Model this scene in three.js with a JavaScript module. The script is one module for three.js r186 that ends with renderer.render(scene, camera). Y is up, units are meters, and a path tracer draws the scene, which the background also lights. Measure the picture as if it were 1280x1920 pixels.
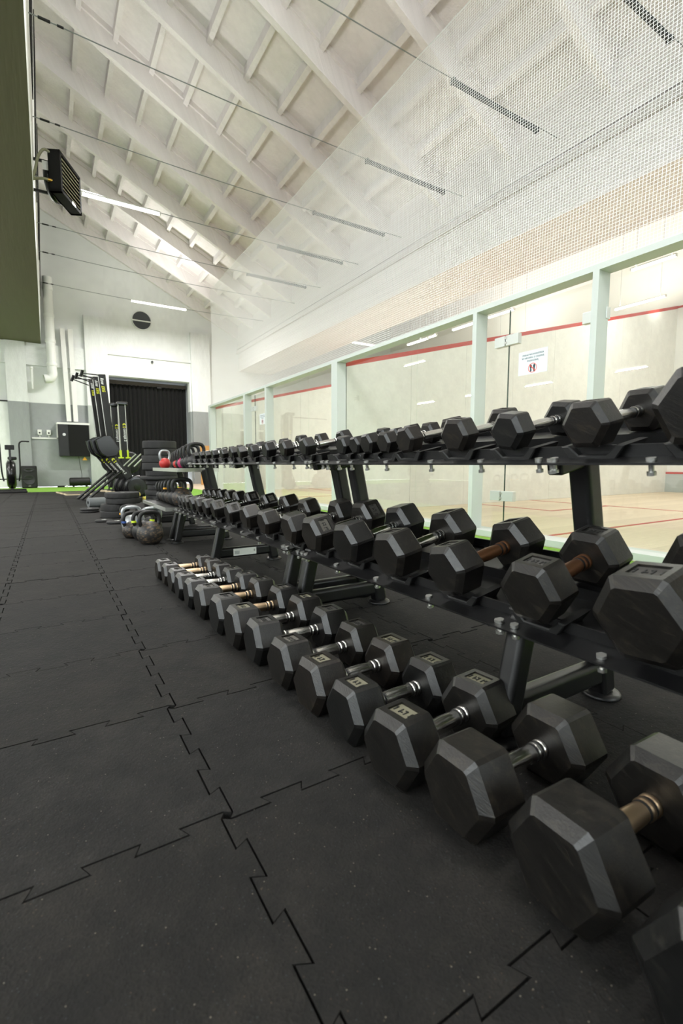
import * as THREE from 'three';
import { mergeGeometries } from 'three/addons/utils/BufferGeometryUtils.js';
import { RoundedBoxGeometry } from 'three/addons/geometries/RoundedBoxGeometry.js';
import { RectAreaLightUniformsLib } from 'three/addons/lights/RectAreaLightUniformsLib.js';

// ---------------------------------------------------------------- camera, sky, lights, exposure
RectAreaLightUniformsLib.init();
const scene = new THREE.Scene();
const FOV = 94.656, YAW = 31.824, PITCH = 5.743, CAMH = 0.7;
const camera = new THREE.PerspectiveCamera(FOV, 1280 / 1920, 0.02, 80);
camera.position.set(0, CAMH, 0);
camera.rotation.order = 'YXZ';
camera.rotation.set(-THREE.MathUtils.degToRad(PITCH), -THREE.MathUtils.degToRad(YAW), 0);
const renderer = new THREE.WebGLRenderer();
renderer.toneMapping = THREE.LinearToneMapping;
renderer.toneMappingExposure = 1.0;
renderer.shadowMap.enabled = true;
scene.background = new THREE.Color(0.92, 0.95, 1.0);      // overcast daylight outside the windows
scene.backgroundIntensity = 8.5;
camera.focus = 2.3; camera.userData.fStop = 4;
const P_HALL = 530, P_MEZZ = 520, P_COURT = 315;          // tube lamps

// ---------------------------------------------------------------- helpers (d = distance into the hall = -z)
let seed = 7;
const rnd = () => { seed = (seed * 1664525 + 1013904223) % 4294967296; return seed / 4294967296; };
const rr = (a, b) => a + (b - a) * rnd();
const V = (x, y, d) => new THREE.Vector3(x, y, -d);
const used = {};
const numbered = n => { const k = used[n] = (used[n] ?? -1) + 1; return k ? `${n}_${String(k).padStart(3, '0')}` : n; };
function mesh(name, geo, mat, parent) {
  const m = new THREE.Mesh(geo, mat); m.name = name; m.castShadow = m.receiveShadow = true; parent.add(m); return m;
}
function thing(name, label, category, pos = [0, 0, 0], turn = 0, group) {
  const o = new THREE.Group(); o.name = numbered(name); scene.add(o);
  o.position.set(pos[0], pos[1], -pos[2]); o.rotation.y = turn; o.userData = { label, category };
  if (group) o.userData.group = group; return o;
}
function tag(m, label, category, group) { m.userData = { label, category }; if (group) m.userData.group = group; return m; }
function struct(name, label, category) {
  const o = new THREE.Group(); o.name = name; o.userData = { kind: 'structure', label, category }; scene.add(o); return o;
}
const G = {
  box: (w, h, l, x = 0, y = 0, z = 0) => new THREE.BoxGeometry(w, h, l).translate(x, y, z),
  span: (x0, x1, y0, y1, d0, d1) => new THREE.BoxGeometry(x1 - x0, y1 - y0, d1 - d0).translate((x0 + x1) / 2, (y0 + y1) / 2, -(d0 + d1) / 2),
  rbox: (w, h, l, r, x = 0, y = 0, z = 0) => new RoundedBoxGeometry(w, h, l, 2, r).translate(x, y, z),
  cyl: (r0, r1, h, n = 20) => new THREE.CylinderGeometry(r0, r1, h, n),
  lathe: (pts, n = 28) => new THREE.LatheGeometry(pts.map(p => new THREE.Vector2(p[0], p[1])), n),
  tube: (pts, r, n = 8, seg = 0, closed = false) => new THREE.TubeGeometry(new THREE.CatmullRomCurve3(pts.map(p => p.isVector3 ? p : new THREE.Vector3(...p)), closed, 'centripetal'), seg || pts.length * 6, r, n, closed),
  rod: (a, b, r, n = 10) => {
    const A = a.isVector3 ? a : new THREE.Vector3(...a), B = b.isVector3 ? b : new THREE.Vector3(...b), dv = B.clone().sub(A), L = dv.length();
    return new THREE.CylinderGeometry(r, r, L, n).applyQuaternion(new THREE.Quaternion().setFromUnitVectors(new THREE.Vector3(0, 1, 0), dv.normalize())).translate((A.x + B.x) / 2, (A.y + B.y) / 2, (A.z + B.z) / 2);
  },
  bar: (a, b, w, t, r = 0.008) => {      // rounded rectangular tube from a to b: t thick along z, w wide across
    const A = new THREE.Vector3(...a), B = new THREE.Vector3(...b), dv = B.clone().sub(A), L = dv.length(), y = dv.normalize();
    const zx = Math.abs(y.z) > 0.9 ? new THREE.Vector3(1, 0, 0) : new THREE.Vector3(0, 0, 1);
    const x = new THREE.Vector3().crossVectors(y, zx).normalize(), z = new THREE.Vector3().crossVectors(x, y);
    return new RoundedBoxGeometry(w, L, t, 2, r).applyMatrix4(new THREE.Matrix4().makeBasis(x, y, z)).translate((A.x + B.x) / 2, (A.y + B.y) / 2, (A.z + B.z) / 2);
  },
  merge: l => mergeGeometries(l.map(g => { const q = g.index ? g.toNonIndexed() : g; for (const k of Object.keys(q.attributes)) if (!['position', 'normal', 'uv'].includes(k)) q.deleteAttribute(k); return q; })),
  prism: (pts, depth, bevel = 0) => {    // extrude an outline (x, y) along +z
    const s = new THREE.Shape(pts.map(p => new THREE.Vector2(p[0], p[1])));
    return new THREE.ExtrudeGeometry(s, { depth, bevelEnabled: bevel > 0, bevelSize: bevel, bevelThickness: bevel, bevelSegments: 2 });
  },
};
// value noise, tiling
function noiseGrid(n, s) { let q = s; const r = () => { q = (q * 1664525 + 1013904223) % 4294967296; return q / 4294967296; }; const a = new Float32Array(n * n); for (let i = 0; i < n * n; i++) a[i] = r(); return a; }
function vnoise(g, n, u, v) {
  const x = u * n, y = v * n, xi = Math.floor(x), yi = Math.floor(y), fx = x - xi, fy = y - yi, s = t => t * t * (3 - 2 * t);
  const at = (i, j) => g[((j % n + n) % n) * n + (i % n + n) % n];
  const a = at(xi, yi) + (at(xi + 1, yi) - at(xi, yi)) * s(fx), b = at(xi, yi + 1) + (at(xi + 1, yi + 1) - at(xi, yi + 1)) * s(fx);
  return a + (b - a) * s(fy);
}
function tex(n, fn, srgb = true, rep = 1) {
  const d = new Uint8Array(n * n * 4);
  for (let j = 0; j < n; j++) for (let i = 0; i < n; i++) { const c = fn(i / n, j / n, i, j); const k = (j * n + i) * 4; d[k] = c[0]; d[k + 1] = c[1]; d[k + 2] = c[2]; d[k + 3] = 255; }
  const t = new THREE.DataTexture(d, n, n); t.wrapS = t.wrapT = THREE.RepeatWrapping; t.magFilter = THREE.LinearFilter; t.minFilter = THREE.LinearMipmapLinearFilter; t.generateMipmaps = true;
  if (srgb) t.colorSpace = THREE.SRGBColorSpace; t.repeat.set(rep, rep); t.needsUpdate = true; return t;
}
const n8 = noiseGrid(8, 11), n32 = noiseGrid(32, 12), n128 = noiseGrid(128, 13), n512 = noiseGrid(512, 14);
const std = (hex, roughness = 0.6, o = {}) => new THREE.MeshStandardMaterial({ color: hex, roughness, metalness: 0, ...o });
const fleck = noiseGrid(512, 15);
const rubberMap = tex(1024, (u, v, i, j) => {
  const f = vnoise(n512, 512, u, v), m = vnoise(n32, 32, u, v), c = vnoise(n8, 8, u, v), k = fleck[(j >> 1) * 512 + (i >> 1)];
  let b = 20 + 16 * (f - 0.5) + 11 * (m - 0.5) + 13 * (c - 0.5); const o = [b * 1.07, b, b * 0.92];
  if (k > 0.9993) return [118, 116, 106]; if (k > 0.997) return [66, 58, 48]; if (k > 0.992) return [44, 50, 54];
  return o;
});
const rubberBump = tex(512, (u, v) => { const a = 255 * (0.55 * vnoise(n512, 512, u, v) + 0.45 * vnoise(n128, 128, u, v)); return [a, a, a]; }, false);
const headMap = tex(512, (u, v) => { const a = vnoise(n32, 32, u, v), b = vnoise(n128, 128, u, v), c = vnoise(n8, 8, u, v), f = vnoise(n512, 512, u, v); let t = 150 + 26 * (a - 0.5) + 30 * (b - 0.5) + 30 * (c - 0.5) + 16 * (f - 0.5); const dust = Math.max(0, Math.min(1, (a * 0.5 + b * 0.35 + c * 0.25 - 0.58) * 5)); t += dust * 62; return [t, t * (1 - 0.03 * dust), t * (0.99 - 0.1 * dust)]; });
const scuff = tex(512, (u, v) => { const a = vnoise(n32, 32, u, v), b = vnoise(n128, 128, u, v), c = vnoise(n8, 8, u, v); const t = 225 + 30 * (a - 0.5) + 20 * (b - 0.5) + 24 * (c - 0.5); return [t, t, t * 0.985]; });
const plasterBump = tex(512, (u, v) => { const a = 255 * (0.5 * vnoise(n32, 32, u, v) + 0.5 * vnoise(n128, 128, u, v)); return [a, a, a]; }, false);
const paintMap = tex(512, (u, v) => { const t = 246 + 8 * (vnoise(n8, 8, u, v) - 0.5) + 6 * (vnoise(n32, 32, u, v) - 0.5); return [t, t, t]; });
const woodMap = tex(1024, (u, v) => {
  const row = Math.floor(v * 16), g = vnoise(n32, 32, u * 0.5 + row * 0.37, v * 8), h = vnoise(n128, 128, u * 0.4 + row * 0.13, v * 4), w = ((row * 7919) % 13) / 13;
  const line = Math.abs(v * 16 - Math.round(v * 16)) < 0.03 ? 10 : 0, k = 14 * (g - 0.5) + 10 * (h - 0.5) + 12 * (w - 0.5) - line; return [224 + k, 205 + k, 178 + k];
}, true, 0.8);
const turfMap = tex(512, (u, v) => { const f = vnoise(n512, 512, u, v), m = vnoise(n32, 32, u, v); const k = 60 * (f - 0.5) + 18 * (m - 0.5); return [128 + k, 176 + k, 62 + k * 0.6]; });
const rustMap = tex(256, (u, v) => { const a = vnoise(n32, 32, u, v), b = vnoise(n128, 128, u, v), t = a * 0.6 + b * 0.4; return t > 0.62 ? [96, 78, 58] : t > 0.52 ? [52, 45, 40] : [30, 30, 30]; });
const M = {
  rubber: new THREE.MeshPhysicalMaterial({ color: 0xffffff, roughness: 0.88, specularIntensity: 0.7, map: rubberMap, bumpMap: rubberBump, bumpScale: 0.0016 }),
  turf: std(0xffffff, 0.95, { map: turfMap, bumpMap: rubberBump, bumpScale: 0.004 }),
  sub: std(0x101010, 0.95),
  head: [0x272523, 0x2b2825, 0x232323, 0x302b27].map(c => std(c, 0.32, { map: headMap, bumpMap: rubberBump, bumpScale: 0.0003 })),
  recess: [0x3a3835, 0x6e6b58, 0x54514a].map(c => std(c, 0.6)),
  glyph: std(0x161615, 0.6),
  chrome: std(0xd8d6d2, 0.2, { metalness: 1 }),
  chromeWorn: std(0xc2a98a, 0.35, { metalness: 1 }),
  rusty: std(0x7b5438, 0.42, { metalness: 0.7 }),
  ringDark: std(0x1b1b1c, 0.4),
  steel: std(0x121213, 0.36, { bumpMap: rubberBump, bumpScale: 0.0001 }),
  saddle: std(0x0d0d0d, 0.55),
  zinc: std(0xc6c6c2, 0.35, { metalness: 0.9 }),
  white: std(0xeef0ee, 0.75, { map: paintMap, bumpMap: plasterBump, bumpScale: 0.003 }),
  ceil: std(0xf2edec, 0.8, { map: paintMap, bumpMap: plasterBump, bumpScale: 0.006 }),
  grey: std(0x9b9f9f, 0.8, { map: paintMap, bumpMap: plasterBump, bumpScale: 0.003 }),
  paleGrey: std(0xbcc1bd, 0.8, { map: paintMap, bumpMap: plasterBump, bumpScale: 0.003 }),
  olive: std(0x6a6850, 0.85, { map: paintMap, bumpMap: plasterBump, bumpScale: 0.002 }),  // dark tone puts the shade under the boxed beam into the colour
  cream: std(0xeeede6, 0.55, { map: paintMap }),
  frame: std(0xcdd3d0, 0.4),
  red: std(0xb8291d, 0.5),
  wood: std(0xffffff, 0.42, { map: woodMap }),
  glass: new THREE.MeshPhysicalMaterial({ color: 0xfafdfb, roughness: 0.0, transmission: 1, thickness: 0, ior: 1.5 }),
  glassEdge: std(0x2f4a40, 0.2),
  alu: std(0xd5d8d6, 0.3, { metalness: 0.35 }),
  black: std(0x0c0c0c, 0.55), matte: std(0x0a0a0a, 0.95), gloss: std(0x101011, 0.2),
  cloth: std(0x0b0b0b, 1),
  net: std(0xf4f6f5, 0.8),
  cable: std(0x8c9090, 0.5, { metalness: 0.5 }), darkRod: std(0x363c3e, 0.6),
  plastic: std(0xe6e6e2, 0.5), pipe: std(0xe9eae6, 0.45),
  yellow: std(0xd8dc22, 0.5), lime: std(0xc6dd2a, 0.5), amber: std(0xe0a01c, 0.5), rope: std(0xd9dcd6, 0.7),
  bumper: std(0x232323, 0.75, { bumpMap: rubberBump, bumpScale: 0.0004 }), iron: std(0x191919, 0.5), kbRust: std(0xffffff, 0.5, { map: rustMap }),
  kbRed: std(0xb8322c, 0.45), kbPink: std(0xa52a58, 0.45), kbSilver: std(0xa9adaf, 0.35, { metalness: 0.6 }), kbBlue: std(0x2e4f93, 0.5),
  ply: std(0xc9975a, 0.6), beige: std(0xd8c8a8, 0.7), brass: std(0xb08b3c, 0.35, { metalness: 0.8 }), hose: std(0x8b8a70, 0.6),
};
const glow = k => new THREE.MeshStandardMaterial({ color: 0xffffff, emissive: new THREE.Color(1, 0.99, 0.96), emissiveIntensity: k, roughness: 0.6 });

// ---------------------------------------------------------------- floor: puzzle mats and turf
const floor = struct('floor', 'black rubber puzzle mats with a lime green turf border', 'floor');
const TS = 0.5, TX0 = 0.27, TD0 = 0.87;
function tileGeo(variant) {
  const L = TS, n = 6, p = L / n, A = 0.0125, g = 0.0022, sl = 0.007, pts = [];
  // seam curve for one side: offsets along the outward normal; socket sides widen, tab sides narrow
  const side = (grow) => {
    const q = []; const e = 0.004;
    for (let k = 0; k < n; k++) {
      const up = k % 2 === (variant ? 1 : 0), s = up ? 1 : -1, w = grow * s;
      const a = k * p + (k === 0 ? e : 0), b = (k + 1) * p - (k === n - 1 ? e : 0);
      q.push([a + (k ? -sl * 0.5 + w * g : 0) - (k ? sl * 0.4 : 0), s * A], [b + (k < n - 1 ? sl * 0.5 - w * g : 0) + (k < n - 1 ? sl * 0.4 : 0), s * A]);
    }
    return q;
  };
  const h = L / 2;
  for (const [t, o] of side(1)) pts.push([-h + t, -h + g + 0.0 + -o * 1 + 0]);            // bottom (near) side
  for (const [t, o] of side(1)) pts.push([h - g + o, -h + t]);                             // right
  for (const [t, o] of side(-1).reverse()) pts.push([-h + t, h - g - o]);                  // top
  for (const [t, o] of side(-1).reverse()) pts.push([-h + g + o, -h + t]);                 // left
  const s = new THREE.Shape(pts.map(q => new THREE.Vector2(q[0], q[1])));
  const geo = new THREE.ExtrudeGeometry(s, { depth: 0.018, bevelEnabled: false });
  geo.rotateX(-Math.PI / 2); geo.translate(0, -0.018, 0);
  return geo;
}
{
  const base = tileGeo(0), vars = [];
  for (let k = 0; k < 6; k++) { const g = base.clone(), uv = g.attributes.uv; const ox = rnd(), oy = rnd(), sw = k % 2; for (let i = 0; i < uv.count; i++) { const a = uv.getX(i), b = uv.getY(i); uv.setXY(i, (sw ? b : a) + ox, (sw ? a : b) + oy); } vars.push(g); }
  let count = 0;
  const mats = [0xffffff, 0xe4e4e4, 0xf6f2ea].map(c => { const m = M.rubber.clone(); m.color.set(c); return m; });
  for (let j = -3; j < 27; j++) for (let i = -7; i < 3; i++) {
    const x = TX0 + (i + 0.5) * TS, d = TD0 + (j + 0.5) * TS;
    if (x + 0.3 < -0.09 * d - 0.75 || d < -0.4) continue;
    const t = mesh('mat_tile', vars[Math.floor(rnd() * 6)], mats[Math.floor(rnd() * 3)], floor);
    t.position.set(x, rr(-0.0012, 0.0006), -d); t.rotation.y = rr(-0.0012, 0.0012); count++;
  }
  console.log('tiles', count);
  // the rest of the mat, beside and behind the camera
  const rest = mesh('rubber_matting', G.merge([G.span(-8, -3.235, -0.02, -0.002, -8, 14.37), G.span(-3.235, 1.77, -0.02, -0.002, -8, -0.63)]), M.rubber, floor);
  rest.userData.kind = 'stuff';
  const uv = rest.geometry.attributes.uv, ps = rest.geometry.attributes.position; for (let i = 0; i < uv.count; i++) uv.setXY(i, ps.getX(i), ps.getZ(i));
  mesh('subfloor', G.span(-8.2, 3.62, -0.2, -0.0185, -8.2, 17.8), M.sub, floor);
  const turf = mesh('turf', G.merge([G.span(1.70, 3.62, -0.0186, -0.006, -8, 17.55), G.span(-8, 1.70, -0.0186, -0.006, 14.3, 17.55)]), M.turf, floor);
  const u2 = turf.geometry.attributes.uv, p2 = turf.geometry.attributes.position; for (let i = 0; i < u2.count; i++) u2.setXY(i, p2.getX(i) * 2, p2.getZ(i) * 2);
}

// ---------------------------------------------------------------- ceiling: sloped slab, rafters, ribs
const RS = 0.4926, roofY = x => 7.88 - RS * (x - 1.199);            // underside of the rafters
const TH = Math.atan(RS), ceiling = struct('ceiling', 'white sloped ceiling of deep rafters and short cross ribs', 'ceiling');
function slopeBox(x0, x1, low, high, d0, d1) {   // block following the slope between two heights above the rafter soffit
  const g = new THREE.BufferGeometry(), P = [];
  const c = (x, o, d) => [x, roofY(x) + o, -d];
  const A = [c(x0, low, d0), c(x1, low, d0), c(x1, high, d0), c(x0, high, d0)], B = [c(x0, low, d1), c(x1, low, d1), c(x1, high, d1), c(x0, high, d1)];
  const q = (a, b, cc, d) => P.push(...a, ...b, ...cc, ...a, ...cc, ...d);
  q(A[0], A[1], A[2], A[3]); q(B[1], B[0], B[3], B[2]); q(B[0], B[1], A[1], A[0]); q(A[3], A[2], B[2], B[3]); q(B[0], A[0], A[3], B[3]); q(A[1], B[1], B[2], A[2]);
  g.setAttribute('position', new THREE.Float32BufferAttribute(P, 3)); g.computeVertexNormals();
  const uv = []; for (let i = 0; i < P.length; i += 3) uv.push(P[i] * 0.7 + P[i + 1] * 0.3, P[i + 2] * 0.7); g.setAttribute('uv', new THREE.Float32BufferAttribute(uv, 2)); return g;
}
const RAFT = []; for (let k = 0; k < 17; k++) RAFT.push(17.53 - 1.535 * k);
{
  mesh('slab', slopeBox(0.0, 6.6, 0.46, 0.66, -8.2, 17.8), M.ceil, ceiling);
  for (const d of RAFT) mesh('rafter', G.merge([slopeBox(0.0, 6.38, 0, 0.5, d - 0.05, d + 0.05), slopeBox(0.0, 6.38, 0.36, 0.5, d - 0.09, d + 0.09)]), M.ceil, ceiling);
  const xs = [0.86, 1.42, 2.0, 2.6, 3.22, 3.83, 4.5, 5.1, 5.7];
  for (let k = 0; k + 1 < RAFT.length; k++) for (const x of xs) mesh('rib', slopeBox(x - 0.045, x + 0.03, 0.3, 0.5, RAFT[k + 1] + 0.04, RAFT[k] - 0.04), M.ceil, ceiling);
  // gutter beam in the valley and the roof of the next nave
  mesh('valley_beam', G.merge([G.span(6.34, 7.67, 4.2, 5.0, -8.2, 17.6), G.span(6.30, 7.7, 5.0, 6.4, -8.2, 17.6), G.span(6.26, 6.34, 4.83, 4.95, -8.2, 17.6)]), M.ceil, ceiling);
  const nave = (x0, x1, lo, hi, d0, d1) => { const g = slopeBox(x0, x1, lo, hi, d0, d1); g.scale(-1, 1, 1); g.translate(14.0, 0, 0); const ix = g.attributes.position; for (let i = 0; i < ix.count; i += 3) { const a = [ix.getX(i + 1), ix.getY(i + 1), ix.getZ(i + 1)]; ix.setXYZ(i + 1, ix.getX(i + 2), ix.getY(i + 2), ix.getZ(i + 2)); ix.setXYZ(i + 2, ...a); } g.computeVertexNormals(); return g; };
  mesh('slab', nave(0.1, 6.7, 0.46, 0.66, -8.2, 17.8), M.ceil, ceiling);
  for (const d of RAFT) mesh('rafter', nave(0.2, 6.36, 0, 0.5, d - 0.06, d + 0.06), M.ceil, ceiling);
}

// ---------------------------------------------------------------- walls
{
  const w = struct('wall_far', 'white far wall with grey painted lower band', 'wall');
  // opening x 1.87..4.5, y 0..3.64
  mesh('masonry', G.merge([G.span(-8.2, 1.87, 2.6, 8.9, 17.6, 17.9), G.span(1.87, 4.5, 3.64, 8.9, 17.6, 17.9), G.span(4.5, 14, 2.6, 8.9, 17.6, 17.9), G.span(5.35, 14, 0, 2.6, 17.6, 17.9), G.span(-8.2, -0.9, 0, 2.6, 17.6, 17.9)]), M.white, w);
  mesh('painted_band', G.merge([G.span(-0.9, 1.87, 0, 2.6, 17.6, 17.9), G.span(4.5, 5.35, 0, 2.6, 17.6, 17.9)]), M.grey, w);
  mesh('recess_back', G.span(1.6, 4.8, -0.1, 3.9, 19.2, 19.3), M.grey, w);
  mesh('recess_lining', G.merge([G.span(1.6, 1.87, 0, 3.9, 17.9, 19.2), G.span(4.5, 4.8, 0, 3.9, 17.9, 19.2), G.span(1.6, 4.8, 3.64, 3.9, 17.9, 19.2)]), M.grey, w);
  for (const [a, b, top] of [[-0.9, -0.38, 4.38], [1.22, 1.87, 5.42], [4.55, 5.22, 5.36]]) {
    mesh('pilaster', G.span(a, b, 2.6, top, 17.46, 17.6), M.white, w);
    mesh('pilaster_base', G.span(a, b, 0, 2.6, 17.46, 17.6), a > 1 && a < 2 ? M.paleGrey : M.grey, w);
  }
  mesh('lintel', G.merge([G.span(-0.38, 1.22, 3.72, 4.38, 17.52, 17.6), G.span(-8.2, -0.9, 3.72, 4.38, 17.52, 17.6), G.span(1.87, 4.55, 4.3, 4.42, 17.55, 17.6)]), M.white, w);
  mesh('white_shutter', G.span(-2.6, -0.9, 0, 2.58, 17.54, 17.6), M.white, w);
  mesh('shutter_gap', G.span(-2.6, -0.9, 2.58, 2.62, 17.52, 17.6), M.black, w);
  // left aisle: high windows in its outer wall, white roof above
  const l = struct('wall_left', 'white outer wall of the left aisle with tall windows', 'wall');
  const WIN = []; for (let d = -7.4; d < 4; d += 3.2) WIN.push([d, d + 2.5]);
  const piers = [G.span(-8.2, -8, 0, 1.9, -8.2, 17.8), G.span(-8.2, -8, 6.6, 8.9, -8.2, 17.8)]; let pd = -8.2;
  for (const [a, c] of [...WIN, [17.8, 18]]) { piers.push(G.span(-8.2, -8, 1.9, 6.6, pd, Math.min(a, 17.8))); pd = c; }
  piers.forEach(g => mesh('masonry', g, M.white, l));
  WIN.forEach(([a, c], k) => {
    const wn = struct(`window_${k + 4}`, 'tall window in the outer wall of the left aisle', 'window');
    mesh('window_frame', G.merge([G.span(-8.14, -8.06, 1.9, 1.98, a, c), G.span(-8.14, -8.06, 6.52, 6.6, a, c), G.span(-8.14, -8.06, 1.98, 6.52, a, a + 0.07), G.span(-8.14, -8.06, 1.98, 6.52, c - 0.07, c), G.span(-8.14, -8.06, 1.98, 6.52, (a + c) / 2 - 0.03, (a + c) / 2 + 0.03)]), M.frame, wn);
    for (const [p, q] of [[a + 0.07, (a + c) / 2 - 0.03], [(a + c) / 2 + 0.03, c - 0.07]]) mesh('glass_pane', G.span(-8.104, -8.096, 1.98, 6.52, p, q), M.glass, wn);
  });
  const ar = struct('ceiling_aisle', 'white sloped ceiling of the left aisle', 'ceiling');
  { const sh = new THREE.Shape([[-1.62, 5.5], [-8.2, 8.74], [-8.2, 8.94], [-1.62, 5.7]].map(p => new THREE.Vector2(...p))); mesh('slab', new THREE.ExtrudeGeometry(sh, { depth: 26, bevelEnabled: false }).translate(0, 0, -17.8), M.ceil, ar); }
  const u = struct('wall_upper', 'white wall above the dark soffit with black vent slots', 'wall');
  const lean = (x0, y0, x1, y1, d0, d1, t) => { const q = new THREE.Shape([[x0, y0], [x1, y1], [x1 - t, y1], [x0 - t, y0]].map(p => new THREE.Vector2(...p))); return new THREE.ExtrudeGeometry(q, { depth: d1 - d0, bevelEnabled: false }).translate(0, 0, -d1); };
  mesh('masonry', lean(0.036, 4.4, 0.23, 8.9, -8.2, 17.6, 0.2), M.white, u);
  const SLOTS = [[-2.3, -0.9], [0.9, 2.2], [4.0, 5.3], [7.0, 8.3], [10.0, 11.35], [13.1, 14.4], [16.2, 17.4]];
  const fx = y => 0.036 + (y - 4.4) * 0.0431;
  for (const [d, e] of SLOTS) mesh('vent_slot', lean(fx(5.75) + 0.014, 5.75, fx(8.2) + 0.014, 8.2, d, e, 0.05), M.matte, u);
  const so = struct('ceiling_soffit', 'underside of the boxed beam between hall and aisle, its shade painted in dark olive', 'ceiling');
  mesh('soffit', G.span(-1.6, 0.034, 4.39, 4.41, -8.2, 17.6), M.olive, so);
  mesh('beam_side', G.span(-1.66, -1.6, 4.39, 5.75, -8.2, 17.6), M.white, so);
  const b = struct('wall_back', 'white wall behind the camera with tall windows', 'wall');
  mesh('masonry', G.span(-8.2, 14, 0, 2.2, -8.4, -8.2), M.white, b); mesh('masonry', G.span(-8.2, 14, 6.2, 8.9, -8.4, -8.2), M.white, b);
  let px = -8.2; for (const [a, c] of [[0.6, 2.2], [2.6, 4.2], [4.6, 6.1], [14, 14]]) { mesh('masonry', G.span(px, a, 2.2, 6.2, -8.4, -8.2), M.white, b); if (a < 14) mesh('glass_pane', G.span(a, c, 2.2, 6.2, -8.31, -8.3), M.glass, b); px = c; }
  const r = struct('wall_right', 'cream front wall of the squash courts', 'wall');
  mesh('plaster', G.span(13.55, 13.75, 0, 8.9, -8.2, 17.8), M.cream, r);
  for (const [a, c] of [[-0.3, 5.95], [6.1, 12.25]]) {
    mesh('tin_board', G.span(13.50, 13.55, 0, 0.46, a, c), M.paleGrey, r);
    mesh('tin_line', G.span(13.49, 13.55, 0.46, 0.51, a, c), M.red, r);
    mesh('service_line', G.span(13.542, 13.55, 1.78, 1.83, a, c), M.red, r);
    mesh('out_line', G.span(13.542, 13.55, 4.57, 4.62, a, c), M.red, r);
  }
  const cf = struct('floor_court', 'pale wooden squash court floor with thin red lines', 'floor');
  const wf = mesh('boards', G.span(3.62, 13.55, -0.2, -0.002, -8.2, 17.8), M.wood, cf);
  const uv = wf.geometry.attributes.uv, p = wf.geometry.attributes.position; for (let i = 0; i < uv.count; i++) uv.setXY(i, p.getX(i), p.getZ(i));
  for (const m of [2.85, 9.15]) {
    mesh('half_court_line', G.span(3.8, 8.06, -0.004, 0.0005, m - 0.025, m + 0.025), M.red, cf);
    mesh('short_line', G.span(8.06, 8.11, -0.004, 0.0005, m - 3.1, m + 3.1), M.red, cf);
    for (const s of [-1, 1]) mesh('service_box_line', G.merge([G.span(6.46, 6.51, -0.004, 0.0006, Math.min(m + s * 1.55, m + s * 3.1), Math.max(m + s * 1.55, m + s * 3.1)), G.span(6.46, 8.06, -0.004, 0.0006, m + s * 1.55 - 0.025, m + s * 1.55 + 0.025)]), M.red, cf);
  }
  // court side walls: top edge climbs from the glass to the front wall, red line along it
  for (const [d0, d1, nm] of [[5.95, 6.1, 'wall_court_between'], [12.25, 12.4, 'wall_court_far'], [-0.5, -0.35, 'wall_court_near']]) {
    const g = struct(nm, 'cream squash court side wall with a rising red line', 'wall');
    const prof = (a, b, c, e) => new THREE.ExtrudeGeometry(new THREE.Shape([[3.78, a], [13.55, b], [13.55, e], [3.78, c]].map(q => new THREE.Vector2(...q))), { depth: d1 - d0, bevelEnabled: false }).translate(0, 0, -d1);
    const pan = (x0, x1) => { const f = (x, y0) => y0 + (x - 3.78) * 0.2497; return new THREE.ExtrudeGeometry(new THREE.Shape([[x0, 0], [x1, 0], [x1, f(x1, 2.12)], [x0, f(x0, 2.12)]].map(q => new THREE.Vector2(...q))), { depth: d1 - d0, bevelEnabled: false }).translate(0, 0, -d1); };
    for (let k = 0; k < 8; k++) mesh('wall_panel', pan(3.78 + k * 1.2215 + 0.002, 3.78 + (k + 1) * 1.2215 - 0.002), M.cream, g);
    mesh('out_line', (() => { const s = prof(2.12, 4.56, 2.19, 4.63); s.scale(1, 1, 1); return s; })(), M.red, g);
  }
}

// ---------------------------------------------------------------- glass fronts of the two courts
const XG = 3.617, GX = 3.77;
function courtFront(name, label, posts, panes, door, d0, d1) {
  const w = struct(name, label, 'window');
  mesh('header', G.span(XG, XG + 0.15, 2.165, 2.21, d0, d1), M.frame, w);
  mesh('sill', G.span(XG, XG + 0.24, 0, 0.055, d0, d1), M.frame, w);
  for (const [a, b] of posts) mesh('post', G.span(XG, XG + 0.15, 0.055, 2.165, a, b), M.frame, w);
  for (const [a, b] of panes) mesh('glass_pane', G.span(GX - 0.006, GX + 0.006, 0.055, 2.16, a, b), M.glass, w);
  const dr = new THREE.Group(); dr.name = 'door'; w.add(dr);
  mesh('glass_pane', G.span(GX - 0.006, GX + 0.006, 0.07, 2.14, door[0], door[1]), M.glass, dr);
  for (const e of [door[0], door[1]]) mesh('glass_edge', G.span(GX - 0.006, GX + 0.006, 0.07, 2.14, e - 0.003, e + 0.003), M.glassEdge, dr);
  for (const y of [1.81, 0.345]) {
    const h = mesh('hinge', G.merge([G.rbox(0.05, 0.095, 0.12, 0.004, GX - 0.012, y + 0.05, -(door[1] + 0.085)), G.rbox(0.05, 0.095, 0.14, 0.004, GX - 0.012, y + 0.05, -(door[1] - 0.055))]), M.alu, dr);
    for (const e of [0.03, 0.075]) mesh('knuckle', G.box(0.052, 0.02, 0.03, GX - 0.015, y + e, -(door[1] + 0.015)), M.zinc, dr);
  }
  mesh('patch_fitting', G.rbox(0.05, 0.09, 0.2, 0.004, GX - 0.01, 1.87, -(door[0] - 0.04)), M.alu, dr);
  mesh('lock', G.rbox(0.05, 0.1, 0.07, 0.004, GX - 0.01, 0.43, -(door[0] + 0.03)), M.alu, dr);
  return w;
}
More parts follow.
